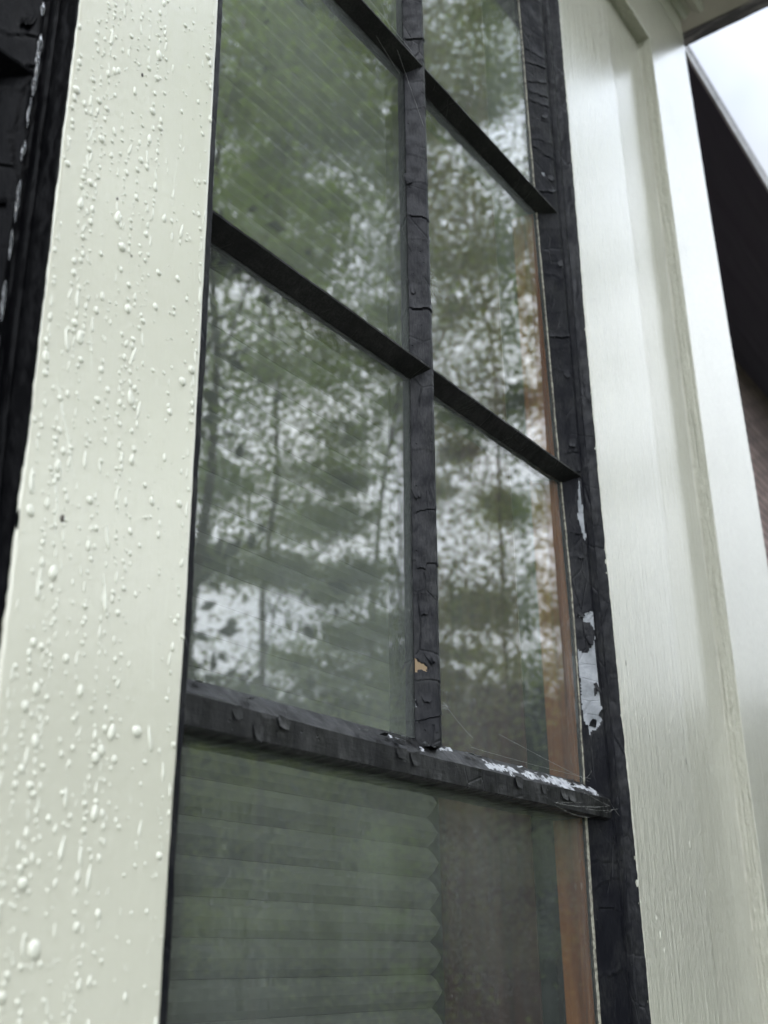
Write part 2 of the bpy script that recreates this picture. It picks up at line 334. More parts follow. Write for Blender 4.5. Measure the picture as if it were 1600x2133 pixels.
# ------------------------------------------------------------------ window
def build_window(root):
    def part(name, *a, **k): return loft(name, *a, parent=root, **k)
    # right stile: glazing bevel from the glass out to the nose, then back into the wood
    pl = plates(3)
    zs_ = fr(1.40, 2.55, .0014); zlo = fr(ZB, 1.40, .02)[:-1]; zhi = fr(2.55, ZT, .02)[1:]
    zz = zlo + zs_ + zhi
    def prof(z):
        g, n = xG(z), xN(z)
        bev = [(g + (n - .0012 - g) * i / 15, GY + (SY - GY) * i / 15) for i in range(16)]
        return bev + [(n + .0006, SY), (n + .0006, .06), (g - .001, .06), (g - .001, GY + .004)]
    def dsp(i, a, b_, t):
        if i > 15: return 0
        if peeled(a, t): return -.0006 + .0002 * ns(a * 400, 1, t * 400)
        e = min(1, i / 2) if i < 8 else 1
        return e * (pl(a - .875, t) + .0004 * ns(a * 90, 2, t * 55))
    def mt(i, c): return 1 if i < 16 and peeled(c[0], c[2]) else 0
    part('stile', prof, zz, 'z', [BLACK, PUTTY], disp=dsp, mat=mt)
    # left stile, hidden behind the casing edge
    def profL(z): return [(.366, SY), (.3665, .06), (.379, .06), (.379, GY), (.3665, SY)][::-1]
    part('stile', profL, fr(ZB, ZT, .05), 'z', BLACK)
    # vertical muntin
    pl2 = plates(11, .02, .07)
    zv = fr(1.634, 1.72, .0005) + fr(1.72, 2.3, .001)[1:] + fr(2.3, ZT, .01)[1:]
    def profM(z):
        n = mR(z); g = n - .0128; nl = n - .0031; g2 = n + .0095
        bev = [(g + (nl - g) * i / 24, GY - .0002 + (SY - GY) * i / 24) for i in range(25)]
        return bev + [(nl + .0015, SY - .0003), (n, SY), (g2, GY), (g2 - .002, GY + .004), (n + .004, .050), (n - .007, .050), (g + .002, GY + .004)]
    def chipped(x, z, z0=None):
        x2, z2 = jig(x, z); return any(inside((x2, z2), P) for P in (M1, M2, M3, M4))
    def dM(i, a, b_, t):
        if i > 26: return 0
        if chipped(a, t): return -.0005
        return (pl2(a - .616, t) + .0003 * ns(a * 90, 2, t * 50)) * min(1, .3 + i / 6)
    def mtM(i, c):
        if i < 25 and chipped(c[0], c[2]): return 1 if (inside(jig(c[0], c[2]), M1)) else 2
        if i == 26 and ns(c[2] * 30, 4, 2) > -.1: return 3
        return 0
    part('vertical_muntin', profM, zv, 'z', [BLACK, TAN, PUTTY, BLACK2], disp=dM, mat=mtM)
    # horizontal muntins
    for k, (z0, sl) in enumerate(((1.9195, .008), (2.2160, .008), (2.5125, .008))):
        def profH(x, z0=z0, sl=sl):
            zc = z0 + sl * (x - .62)
            a = [(GY, zc + .0085), (SY + .0018, zc + .0012), (SY, zc), (SY - .0002, zc - .002)]
            low = [(SY + (GY - SY) * i / 6, zc - .002 - (.0085) * i / 6) for i in range(7)]
            return a[::-1][:1] and ([(GY, zc + .0085), (SY + .005, zc + .0034), (SY + .0012, zc + .0004), (SY, zc - .0004)] + low + [(GY + .004, zc - .009), (.050, zc - .006), (.050, zc + .006), (GY + .004, zc + .008)])[::-1]
        part('muntin', profH, fr(.376, .8806, .0025 if k < 2 else .02), 'x', BLACK2, amp=.0005, nsc=160, nst=45)
    # thick rail under the small panes: sloping top, upright face
    fl = [(.628, .884)]
    def profR(x):
        zt = 1.6285 - .0015 * math.sin((x - .39) / .49 * 3.1); zb = 1.6108
        top = [(GY - (GY - SY - .0008) * i / 9, 1.6395 + (zt - 1.6395) * i / 9) for i in range(10)]
        return (top + [(SY, zt - .0012), (SY, (zt + zb) / 2), (SY, zb + .001), (SY + .0015, zb), (GY, zb - .0005), (GY + .004, zb), (.052, zb), (.052, 1.638), (GY + .004, 1.639)])[::-1]
    nR = len(profR(.5))
    def chip_glareR(x, y, z):  # mask for chipped paint and the white glare coloured in with it
        u = (GY - y) / (GY - SY)
        if not -.1 < u < 1.1: return False
        n1 = ns(x * 60, 5, u * 2) * .35 + ns(x * 330, 8, u * 6) * .25
        if x > .69: return (.4 if x < .8 else .25) < u + n1 < .8 - max(0, (x - .87)) * 30 and ns(x * 75, 2, u * 2) > -.33
        if x > .628: return .05 < u + n1 < .3 and x < .655
        if .50 < x < .62: return n1 > .27
        return n1 > .37
    def dR(i, a, b_, t):
        j = nR - 1 - i
        s = .0008 * ns(t * 34, 3, j * .35) + .0003 * ns(t * 130, 6, j * .5)
        if j < 10 and not chip_glareR(t, a, b_): s += .0005
        if 11 < j < 15: s += .0016 * ns(t * 55, 8, 1) + .0008 * ns(t * 190, 2, 1)
        if 10 < j < 16: s += .0009 * max(0, ns(t * 24, 1, 2) ) * (1 if int(t * 37) % 2 else -.6)
        return s
    def mR_(i, c):
        j = nR - 2 - i
        return 1 if 0 <= j < 9 and chip_glareR(c[0], c[1], c[2]) else 0
    part('rail', profR, fr(.376, .8845, .0016), 'x', [BLACKR, FLAKE_GLARE], disp=dR, mat=mR_)
    # panes
    rows = [(ZB + .05, 1.618), (1.632, 1.915), (1.924, 2.2115), (2.2205, 2.508), (2.517, ZT - .02)]
    for r_, (z0, z1) in enumerate(rows):
        spans = [(.3795, .872)] if r_ == 0 else [(.3795, .6235), (.6245, .872)]
        for (x0, x1) in spans:
            vs_ = [(x, y, z) for y in (GY + .0005, GY + .0033) for z in (z0, z1) for x in (x0, x1)]
            fs = [(0, 1, 3, 2), (4, 6, 7, 5), (0, 4, 5, 1), (2, 3, 7, 6), (0, 2, 6, 4), (1, 5, 7, 3)]
            link('pane', vs_, fs, GLASS, root)
    # outer stop: ridged black strip between sash and casing
    def profS(z):
        r_, n = xR(z), xN(z); d = r_ - n
        pts = [(n + .0008, SY + .002), (n + .0010, SY + .0002), (n + d * .22, SY - .0005), (n + d * .30, SY - .0042), (n + d * .46, SY - .0052), (n + d * .56, SY - .0048),
               (n + d * .70, SY - .0075), (n + d * .86, SY - .0098), (r_ - .0006, .0006), (r_ + .0012, .0008), (r_ + .0012, .05), (n + .0008, .05)]
        return resample(pts[:9], .0012) + pts[9:]
    # keep vertex count constant: sample by parameter
    ref = len(profS(1.7))
    def profS2(z):
        r_, n = xR(z), xN(z); d = r_ - n
        key = [(0, SY + .002), (.02, SY + .0002), (.22, SY - .0005), (.30, SY - .0042), (.46, SY - .0052), (.56, SY - .0048), (.70, SY - .0075), (.86, SY - .0098), (.97, .0012), (1.0, .0006)]
        pts = []
        for (a, b_), (c, e) in zip(key, key[1:]):
            for i in range(3): pts.append((n + .0008 + (d - .0008) * (a + (c - a) * i / 3), b_ + (e - b_) * i / 3))
        pts += [(r_, .0006), (r_ + .003, .0012), (r_ + .003, .05), (n + .0008, .05)]
        return pts
    def dS(i, a, b_, t):
        if i > 27: return 0
        return .0006 * ns(a * 130, 3, t * 42) + .00045 * ns(a * 420, 5, t * 170) + .0007 * max(0, ns(a * 60, 9, t * 14) - .25)
    part('frame_stop', profS2, fr(ZB, 1.4, .02)[:-1] + fr(1.4, 2.6, .0022) + fr(2.6, ZT, .02)[1:], 'z', BLACK, disp=dS)
    # left stop: narrow black edge flush with the casing
    def profT(z):
        c = xCR(z); wd = .0046 + .0008 * ns(3, 1, z * 9) + .0005 * ns(5, 1, z * 60)
        return [(c + .0002, .0005), (c + wd * .8, .0004), (c + wd, .0012), (c + wd + .0003, .0029), (c + .0015, .012), (c + .0015, .05), (c + .0002, .05)][::-1]
    part('frame_stop', profT, fr(ZB, 1.4, .02)[:-1] + fr(1.4, 2.2, .003) + fr(2.2, ZT, .02)[1:], 'z', BLACK, amp=.0003, nsc=100, nst=60)
    # lifted, curled flakes of old paint
    def flake(c, w_, h_, nrm_, curl, rotz, mat=BLACK, back=PUTTY):
        c = Vector(c); nn = Vector(nrm_).normalized(); upv = Vector((0, 0, 1)); u = upv.cross(nn).normalized(); v = nn.cross(u)
        u2 = u * math.cos(rotz) + v * math.sin(rotz); v2 = v * math.cos(rotz) - u * math.sin(rotz); vs_, fs = [], []; K = 7
        for a in range(K):
            for b_ in range(K):
                s_, t_ = a / (K - 1) - .5, b_ / (K - 1); wd = w_ * (1 - .35 * t_ * t_ + .2 * ns(s_ * 3, t_ * 3, c.z * 90))
                p = c + u2 * s_ * wd + v2 * (-t_ * h_ * (1 + .25 * ns(s_ * 4, c.z * 70, 1))) + nn * (curl * t_ * t_ + .0003)
                vs_.append(p)
        n0 = len(vs_); vs_ += [p - nn * .00025 for p in vs_]
        for a in range(K - 1):
            for b_ in range(K - 1):
                i = a * K + b_; fs.append((i, i + K, i + K + 1, i + 1)); fs.append((n0 + i, n0 + i + 1, n0 + i + K + 1, n0 + i + K))
        link('paint_flake', vs_, fs, mat, root, smooth=True)
    bn = Vector((-.72, -.69, 0)); rf = random.Random(9)
    def onb(x, z): t = (x - xG(z)) / max(.001, xN(z) - xG(z)); return (x, GY + (SY - GY) * t - .0006, z)
    for x, z, w_, h_, cu, ro in ((.8755, 1.779, .007, .019, .0024, .1), (.871, 1.790, .005, .008, .003, .5), (.8735, 1.687, .006, .006, .003, 2.9), (.880, 1.696, .004, .007, .0022, 2.6), (.8745, 1.845, .006, .007, .0018, .2),
                                 (.876, 1.958, .007, .009, .0022, -.2), (.874, 2.03, .006, .008, .002, .3), (.877, 2.16, .006, .010, .002, .1), (.873, 2.262, .006, .010, .0024, .4), (.875, 2.345, .007, .009, .002, -.3), (.878, 1.725, .003, .009, .002, .4)):
        flake(onb(x, z), w_, h_, bn, cu, ro)
    for x, z, w_, h_, cu, ro in ((.6175, 1.699, .006, .010, .0026, .3), (.616, 1.669, .007, .006, .0016, .1), (.617, 1.733, .007, .009, .0014, -.1), (.616, 1.765, .008, .008, .0012, .1), (.6155, 1.82, .007, .009, .0012, .2), (.617, 2.10, .006, .011, .0016, .2), (.6175, 2.00, .005, .016, .001, .1)):
        g_ = mR(z) - .0128; t = (x - g_) / .0097; flake((x, GY + (SY - GY) * t - .0006, z), w_, h_, Vector((-.79, -.61, 0)), cu, ro)
    for k in range(16):
        x = (.40 + .47 * rf.random()) if k < 8 else .52 + .16 * rf.random(); t = rf.uniform(.2, .9)
        flake((x, GY + (SY - GY) * t - .0003, 1.6395 - .0105 * t + .0006), rf.uniform(.003, .008), rf.uniform(.003, .006), Vector((0, -.5, .8)), rf.uniform(.0008, .0026), rf.uniform(-1, 1), BLACKR if rf.random() < .55 else FLAKE_GLARE)
    for k in range(9):
        x = .42 + .44 * rf.random(); flake((x, SY - .0003, 1.6275 - rf.random() * .008), rf.uniform(.006, .016), rf.uniform(.006, .009), Vector((0, -1, 0)), rf.uniform(.0004, .0013), rf.uniform(-.2, .2), BLACKR)
    # thin lip of paint and putty where stile meets glass
    def profP(z):
        g = xG(z) - .0008 + .0007 * ns(1, 2, z * 70) + .0009 * ns(1, 5, z * 9)
        wd = .0011 if z > 1.62 else .0032
        return [(g - wd, GY + .0002), (g - wd, GY - .0005), (g, GY - .0007), (g + .001, GY + .0002)]
    q1 = loft('putty_line', profP, fr(1.3, 2.6, .003), 'z', PUTTYL, parent=root)
    # head and sill rails, top and bottom of the frame
    box('sash_rail', (.376, SY, ZB), (.884, .055, ZB + .055), BLACK, root, .002)
    box('sash_rail', (.376, SY, ZT - .04), (.884, .055, ZT), BLACK, root, .002)
    # inside of the frame behind the glass
    def strip(name, x, y0, y1, mat, z0=ZB, z1=ZT):
        return box(name, (x, y0, z0), (x + .02, y1, z1), mat, root)
    strip('inner_jamb', .8562, .0297, .0535, WOOD); strip('weather_strip', .8576, .0537, .0745, DGREEN)
    strip('jamb_liner', .8565, .0747, .165, JAMB)
    box('jamb_liner', (.36, .061, ZB), (.376, .17, ZT), JAMB, root)
q = M('cracked_putty', (.3, .28, .22), .7); q.base(q.ramp(q.noise(300, detail=4), (.35, (.12, .11, .09)), (.6, (.38, .36, .29)))); q.nrm(q.bump(q.noise(500), .0005)); PUTTYL = q.m

win = empty('window', (.62, .02, ZB))
tag(win, 'tall window of small dusty panes in a peeling black frame, centre of the picture', 'window', 'black framed windows side by side')
build_window(win)
# the next window along, cut off by the left edge of the picture
def copy_tree(o, dx):
    c = o.copy(); col.objects.link(c); c.location.x += dx
    for ch in list(o.children):
        k = ch.copy(); col.objects.link(k); k.parent = c
    return c
win2 = copy_tree(win, -.6225)
tag(win2, 'dark wet window with black frame at the far left edge, beyond the droplet-covered board', 'window', 'black framed windows side by side')
for ch in win2.children:
    if ch.name.startswith('pane'):
        ch.data = ch.data.copy(); ch.data.materials[0] = GLASS_D
q = M('wet_black_paint_shaded', (.0015, .0015, .002), .35); q.b.inputs['Specular IOR Level'].default_value = .04  # black paint copy with the left window's dark reflections put into its colour
q.nrm(q.bump(q.noise(60, q.map((1, 1, .4)), 4, .6), .002)); WET_SHADED = q.m
for ch in win2.children:
    if ch.name.startswith(('inner_jamb', 'jamb_liner')): ch.data = ch.data.copy(); ch.data.materials[0] = DGREEN  # inner wood swapped to near-black as well, keeping the left window dark
    if ch.type == 'MESH' and ch.data.materials and ch.data.materials[0] in (BLACK, BLACK2):
        ch.data = ch.data.copy(); ch.data.materials[0] = WET_SHADED
        if len(ch.data.materials) > 1: ch.data.materials[1] = WET_SHADED

# water beads added along the left window's stile to make its bright highlight
q = M('rain_water_glint', (.03, .033, .038), .1, IOR=1.9); q.b.inputs['Specular IOR Level'].default_value = 1; q.b.inputs['Coat Weight'].default_value = 1; q.nrm(q.bump(q.noise(300, q.map((1, 1, .5)), 3), .0012)); WATERB = q.m
def bead(zs, cx, cy, r0, seed):
    vs_, fs = [], []; sg = 8
    for i, z in enumerate(zs):
        e = min(1, i / 3, (len(zs) - 1 - i) / 3); r_ = r0 * (.25 + .75 * e) * (.7 + 1.1 * max(0, ns(seed, z * 45, 1)) + .8 * max(0, ns(seed, z * 160, 4)))
        x = cx + .0012 * ns(seed, z * 28, 7) + .0005 * ns(seed, z * 130, 2)
        for j in range(sg):
            a = 2 * math.pi * j / sg; vs_.append((x + r_ * math.cos(a), cy + r_ * .8 * math.sin(a), z))
    for i in range(len(zs) - 1):
        for j in range(sg): fs.append((i * sg + j, i * sg + (j + 1) % sg, (i + 1) * sg + (j + 1) % sg, (i + 1) * sg + j))
    o = link('glint_bead', vs_, fs, WATERB, None, smooth=True); o.parent = win2; o.location = -Vector(win2.location)
rb_ = random.Random(4); zq = 1.45
while zq < 2.05:
    ln = rb_.uniform(.008, .055); bead(fr(zq, zq + ln, .0015), .2583 + rb_.uniform(-.0006, .0004), SY - .0002, rb_.uniform(.0009, .0017), rb_.uniform(0, 50)); zq += ln + rb_.uniform(.001, .012)

# ------------------------------------------------------------------ casing board between the windows
casing = empty('window_casing', (.32, .01, ZB))
tag(casing, 'pale green wet board covered in raised water droplets, between the two windows', 'window casing')
def profC(z):
    a, c = xCL(z) + .0005 * ns(2, 2, z * 30) + .0003 * ns(2, 2, z * 130), xCR(z) + .00025 * ns(7, 2, z * 60)
    return [(a, .0012), (a + .0008, .0002), (a + .002, 0), (c - .002, 0), (c - .0006, .0003), (c, .0014), (c, .03), (a, .03)][::-1]
loft('board', profC, fr(ZB, 1.35, .02)[:-1] + fr(1.35, 2.2, .004) + fr(2.2, ZT, .02)[1:], 'z', CREAM_S, parent=casing, smooth=False)
def drop_mesh(rx, rz, h, tail, seed, rings=4, seg=12):
    vs_, fs = [(0, -h, -tail * .15 * rz)], []
    for i in range(1, rings + 1):
        t = i / rings * math.pi / 2
        for j in range(seg):
            a = 2 * math.pi * j / seg
            zz_ = math.cos(a); s = rz * (1 + (tail if zz_ > 0 else 0) * abs(zz_))
            k = 1 - (.25 * tail if zz_ > 0 else 0) * max(0, zz_)
            wob = 1 + .1 * ns(math.cos(a) * 1.3, seed, math.sin(a) * 1.3)
            vs_.append((rx * math.sin(t) * math.sin(a) * wob * k, -h * math.cos(t) + .0001, s * math.sin(t) * zz_ * wob))
    for j in range(seg): fs.append((0, 1 + j, 1 + (j + 1) % seg))
    for i in range(rings - 1):
        for j in range(seg):
            a, b_ = 1 + i * seg + j, 1 + i * seg + (j + 1) % seg
            fs.append((a, a + seg, b_ + seg, b_))
    return vs_, fs
kinds = [drop_mesh(.5, .6, .27, .2, 1), drop_mesh(.5, .8, .25, .5, 2), drop_mesh(.55, .55, .3, 0, 3), drop_mesh(.4, 1.3, .22, .9, 4), drop_mesh(.5, .7, .27, .3, 5)]
rr = random.Random(21)
drops = []
chains = [(rr.uniform(.02, .97), rr.uniform(-.02, .02), rr.uniform(.5, 1.2)) for _ in range(30)]
for u, tl, den in chains:
    z = 1.36 + rr.random() * .05; on = True
    sp_ = rr.uniform(.0045, .009)
    while z < 2.12:
        z += sp_ * rr.uniform(.6, 1.7)
        if rr.random() < .06: z += rr.uniform(.01, .07)
        uu = u + tl * (z - 1.7) * 4 + .03 * ns(u * 40, 1, z * 9) + rr.gauss(0, .006)
        if not .015 < uu < .985 or rr.random() > den + .15: continue
        if uu > .62 and rr.random() < .55: continue
        s = rr.lognormvariate(-.12, .4) * .0018
        drops.append((uu, z, min(s, .0046)))
for _ in range(420):
    uu = rr.random() ** 1.3; z = rr.uniform(1.36, 2.12)
    if z > 1.65 and rr.random() < .35: continue
    drops.append((.015 + .97 * uu, z, .0013 * rr.lognormvariate(0, .35)))
drops += [(.30, 1.508, .006), (.52, 1.585, .004), (.74, 1.60, .005), (.36, 1.70, .0036), (.55, 1.76, .0042), (.88, 1.785, .0045), (.2, 1.66, .0045)]
drops.sort(key=lambda d: -d[2])
kept, grid = [], {}
for u, z, s in drops:
    x = xCL(z) + u * (xCR(z) - xCL(z)); key = (int(x / .004), int(z / .004)); ok = True
    for dx in (-1, 0, 1):
        for dz in (-1, 0, 1):
            for (x2, z2, s2) in grid.get((key[0] + dx, key[1] + dz), ()):
                if math.hypot(x - x2, z - z2) < (s + s2) * .55: ok = False
    if ok: grid.setdefault(key, []).append((x, z, s)); kept.append((x, z, s))
dm = []
for i, (vs_, fs) in enumerate(kinds):
    me = bpy.data.meshes.new('water_droplet'); me.from_pydata(vs_, [], fs); me.materials.append(DROP); me.polygons.foreach_set('use_smooth', [True] * len(me.polygons)); dm.append(me)
SV, SF = [], []
for k, (x, z, s) in enumerate(kept):
    kd = rr.choice((0, 0, 1, 2, 2, 3, 4)); ang = rr.gauss(0, .12)
    if k < 100:
        o = bpy.data.objects.new('water_droplet', dm[kd]); col.objects.link(o); o.parent = casing
        o.location = Vector((x, -.0001, z)) - casing.location; o.scale = (s, s * rr.uniform(.8, 1.1), s); o.rotation_euler = (0, ang, 0)
    else:
        vs_, fs = kinds[kd]; b0 = len(SV); ca, sa = math.cos(ang), math.sin(ang)
        SV += [(x + (v[0] * ca + v[2] * sa) * s, v[1] * s - .0001, z + (-v[0] * sa + v[2] * ca) * s) for v in vs_]
        SF += [tuple(b0 + i for i in f) for f in fs]
o = link('small_water_droplets', SV, SF, DROP, casing, smooth=True); o['kind'] = 'stuff'
# runs of paint / trickles and three dark specks
def ribbon(name, pts, r, mat, parent, taper=True):
    vs_, fs = [], []; n = len(pts); sg = 6
    for i, p in enumerate(pts):
        k = r * (1 if not taper else .35 + .65 * math.sin(math.pi * min(1, (i + .6) / n)))
        for j in range(sg):
            a = math.pi * j / (sg - 1); vs_.append((p[0] + k * math.cos(a), .0002 - .55 * k * math.sin(a), p[1]))
    for i in range(n - 1):
        for j in range(sg - 1): fs.append((i * sg + j, (i + 1) * sg + j, (i + 1) * sg + j + 1, i * sg + j + 1))
    return link(name, vs_, fs, mat, parent, smooth=True)
for x0, z0, ln, r_, dr in ((.282, 1.925, .02, .0009, .25), (.286, 1.905, .016, .0008, .1), (.2815, 1.755, .05, .0009, .35), (.286, 1.72, .045, .0008, .12), (.297, 1.79, .03, .0006, .2), (.345, 1.93, .05, .0005, 0), (.364, 1.88, .05, .0004, 0), (.36, 1.70, .07, .0004, -.02), (.279, 1.492, .04, .0009, .5), (.3525, 1.655, .045, .0005, .05)):
    pts = [(x0 + dr * ln * i / 14 + .0012 * ns(i * .3, z0 * 50, 1), z0 - ln * i / 14) for i in range(15)]
    ribbon('trickle', pts, r_, DROP, casing)
def speck(x, y, z, s, parent, name='dirt_speck'):
    bm = bmesh.new(); bmesh.ops.create_icosphere(bm, subdivisions=2, radius=1)
    for v in bm.verts: v.co = Vector((v.co.x * s * (1 + .3 * ns(*(v.co * 2))), v.co.y * s * .4, v.co.z * s * 1.7 * (1 + .3 * ns(*(v.co * 1.7))))) + Vector((x, y, z))
    me = bpy.data.meshes.new(name); bm.to_mesh(me); bm.free(); me.materials.append(SPECK)
    o = bpy.data.objects.new(name, me); col.objects.link(o); o.parent = parent; o.location = -Vector(parent.location); return o
for px in ((.2935, 1.6865, .0011), (.316, 1.957, .0008), (.307, 1.868, .0006), (.3195, 1.84, .0005)): speck(px[0], -.0002, px[1], px[2], casing)

q = M('grey_nick', (.2, .2, .17), .8); CHIP = q.m
# ------------------------------------------------------------------ panelled corner trim on the right
pil = empty('panelled_corner_trim', (1.15, .01, ZB))
tag(pil, 'glossy pale green panelled corner trim with a long recess, right of the window', 'trim')
def profB1(z):
    a, c = xR(z) + .0006 * ns(2, 6, z * 26) + .0005 * ns(2, 8, z * 140) , xA(z)
    return [(a, .0016), (a + .0006, .0003), (a + .0018, 0), (c - .0015, 0), (c - .0003, .0006), (c, .002), (c, .03), (a, .03)][::-1]
zf = fr(ZB, 1.35, .02)[:-1] + fr(1.35, 2.85, .004)
loft('stile_board', profB1, zf, 'z', CREAM, parent=pil, smooth=False)
box('recessed_panel', (1.052, .018, ZB + .02), (1.219, .03, 2.80), CREAM, pil)
def profB2(z):
    a, c = 1.218 + .0004 * ns(1, 6, z * 12), xD(z)
    return [(a, .0012), (a + .0004, .0002), (a + .0014, 0), (c - .002, 0), (c - .0004, .0006), (c, .002), (c, .045), (a, .045)][::-1]
loft('outer_board', profB2, zf, 'z', CREAM, parent=pil, smooth=False)
def profTR(x): return [(.0002, 2.7225), (0.0000, 2.7235), (0, 2.80), (.03, 2.80), (.03, 2.7215), (.001, 2.7215)][::-1]
loft('top_rail', profTR, fr(1.0565, 1.2178, .005), 'x', CREAM, parent=pil, amp=.0003, smooth=False)
def lump(x, y, z, s, parent, name, mat):
    bm = bmesh.new(); bmesh.ops.create_icosphere(bm, subdivisions=2, radius=1)
    for v in bm.verts: v.co = Vector((v.co.x * s * (1 + .4 * ns(*(v.co * 2 + Vector((z * 9, 0, 0))))), v.co.y * s * .22, v.co.z * s * 2.2 * (1 + .4 * ns(*(v.co * 1.7))))) + Vector((x, y, z))
    me = bpy.data.meshes.new(name); bm.to_mesh(me); bm.free(); me.materials.append(mat); me.polygons.foreach_set('use_smooth', [True] * len(me.polygons))
    o = bpy.data.objects.new(name, me); col.objects.link(o); o.parent = parent; o.location = -Vector(parent.location)
rl = random.Random(31)
for x, y, z, s in ((.93, 0, 1.522, .0016), (.925, 0, 1.535, .001), (.935, 0, 1.51, .0012), (.955, 0, 1.452, .0018), (1.02, 0, 1.60, .0016), (1.01, 0, 1.57, .001), (1.045, 0, 1.56, .0012), (1.0, 0, 1.70, .0009)): lump(x, y, z, s, pil, 'paint_lump', DROP)
for _ in range(9):
    x = rl.choice((rl.uniform(.91, 1.04), rl.uniform(1.07, 1.16), rl.uniform(1.23, 1.38))); lump(x, .018 if 1.06 < x < 1.2 else 0, rl.uniform(1.5, 2.7), rl.uniform(.0008, .0016), pil, 'paint_chip', CHIP)
# dribbled bead of paint in the inner corner
def profBd(z):
    r_ = .0016 + .0006 * ns(4, 4, z * 14)
    return [(1.2185, .019), (1.2185, .018 - r_), (1.218 - r_ * .7, .018 - r_ * .7), (1.218 - r_, .0185)]
loft('corner_bead', profBd, fr(1.0, 2.72, .006), 'z', CREAM, parent=pil)

# ------------------------------------------------------------------ wall of the bay around the windows
wall = empty('bay_wall', (.3, .1, 0))
tag(wall, 'pale green board wall carrying the windows, seen only around their edges', 'wall')
box('apron', (-1.6, .003, .0), (1.424, .05, ZB - .03), CREAM_S, wall)
box('sill', (-1.6, -.05, ZB - .03), (1.44, .05, ZB), CREAM_S, wall, .004)
box('head_board', (-1.6, .0, 2.852), (1.388, .05, 2.955), CREAM_S, wall)
box('side_wall', (1.33, .046, .0), (1.372, .98, 2.95), CREAM, wall)
box('wall_panel', (-1.6, 0.003, ZB), (-.375, .05, 2.852), CREAM_S, wall)

roof = empty('roof_overhang', (.3, .1, 2.9))
tag(roof, 'beige eave soffit with worn dark fascia edge above the corner trim', 'eave')
def profMo(x): return [(-.0005, 2.897), (-.004, 2.897), (-.010, 2.902), (-.010, 2.906), (-.017, 2.909), (-.0225, 2.906), (-.0225, 2.900), (-.031, 2.897), (-.037, 2.901), (-.037, 2.95), (-.0005, 2.95)][::-1]
loft('moulding', profMo, fr(-1.6, 1.393, .01), 'x', CREAM, parent=roof, amp=.0004)
box('soffit', (-1.6, -.15, 2.952), (1.472, 1.0, 2.975), SOFFIT, roof)
def profF(y): return None
loft('fascia', lambda y: [(1.470, 2.945), (1.497, 2.947), (1.503, 2.952), (1.503, 3.06), (1.472, 3.06)], fr(-.26, 1.0, .01), 'q', FASCIA, parent=None) if False else None
def yloft(name, prof, ys, mat, parent, amp=0):
    vs_, fs = [], []; n = len(prof)
    for y in ys:
        for (a, c) in prof: vs_.append((a + amp * ns(a * 30, y * 40, c * 30), y, c + amp * ns(a * 30 + 9, y * 40, c * 30)))
    for k in range(len(ys) - 1):
        for i in range(n): j = (i + 1) % n; fs.append((k * n + i, k * n + j, (k + 1) * n + j, (k + 1) * n + i))
    fs += [tuple(range(n)), tuple(range(len(vs_) - 1, len(vs_) - n - 1, -1))]
    return link(name, vs_, fs, mat, parent)
yloft('fascia', [(1.4725, 2.950), (1.4985, 2.949), (1.504, 2.955), (1.504, 3.05), (1.4725, 3.05)], fr(-.19, 1.0, .012), FASCIA, roof, .0015)
box('fascia', (-1.6, -.19, 2.946), (1.4715, -.152, 3.05), FASCIA, roof, .002)
link('roof_covering', [(-1.6, -.2, 3.052), (1.53, -.2, 3.052), (1.53, 1.3, 3.5), (-1.6, 1.3, 3.5), (-1.6, -.2, 3.08), (1.53, -.2, 3.08), (1.53, 1.3, 3.53), (-1.6, 1.3, 3.53)], [(0, 3, 2, 1), (4, 5, 6, 7), (0, 1, 5, 4), (1, 2, 6, 5), (2, 3, 7, 6), (3, 0, 4, 7)], SHINGLE, roof)

# ------------------------------------------------------------------ main house beyond, with its own deep dark eave
house = empty('brick_house', (5, 1.5, 0))
tag(house, 'brown brick house wall under a deep dark eave, blurred beyond the right-hand trim', 'house')
box('brick_wall', (-1.8, 1.0, 0), (11, 1.25, 4.36), BRICK, house)
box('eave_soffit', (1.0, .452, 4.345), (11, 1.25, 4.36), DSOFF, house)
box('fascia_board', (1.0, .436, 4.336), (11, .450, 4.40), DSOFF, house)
box('drip_edge', (1.0, .424, 4.328), (11, .434, 4.352), DRIP, house, .002)
box('gutter_lip', (1.0, .420, 4.3525), (11, .434, 4.375), FASCIA, house, .003)
link('roof_covering', [(-1.8, .47, 4.40), (11, .47, 4.40), (11, 4, 5.9), (-1.8, 4, 5.9), (-1.8, .455, 4.405), (11, .455, 4.405), (11, 4, 5.93), (-1.8, 4, 5.93)], [(0, 3, 2, 1), (4, 5, 6, 7), (0, 1, 5, 4), (1, 2, 6, 5), (2, 3, 7, 6), (3, 0, 4, 7)], SHINGLE, house)

# ------------------------------------------------------------------ room and blind
rm = bmesh.new()
def rbox(a, b_):
    g = bmesh.ops.create_cube(rm, size=1)
    for v in g['verts']: v.co = Vector([(a[i] + b_[i]) / 2 + v.co[i] * (b_[i] - a[i]) for i in range(3)])
rbox((-1.5, .97, .3), (1.32, .99, 2.9)); rbox((-1.5, .175, .28), (1.32, .97, .3)); rbox((-1.5, .175, 2.9), (1.32, .97, 2.92)); rbox((-1.52, .175, .3), (-1.5, .97, 2.9)); rbox((1.3, .175, .3), (1.32, .97, 2.9))
me = bpy.data.meshes.new('room'); rm.to_mesh(me); rm.free(); me.materials.append(ROOM)
o = bpy.data.objects.new('room_shell', me); col.objects.link(o); o['kind'] = 'structure'

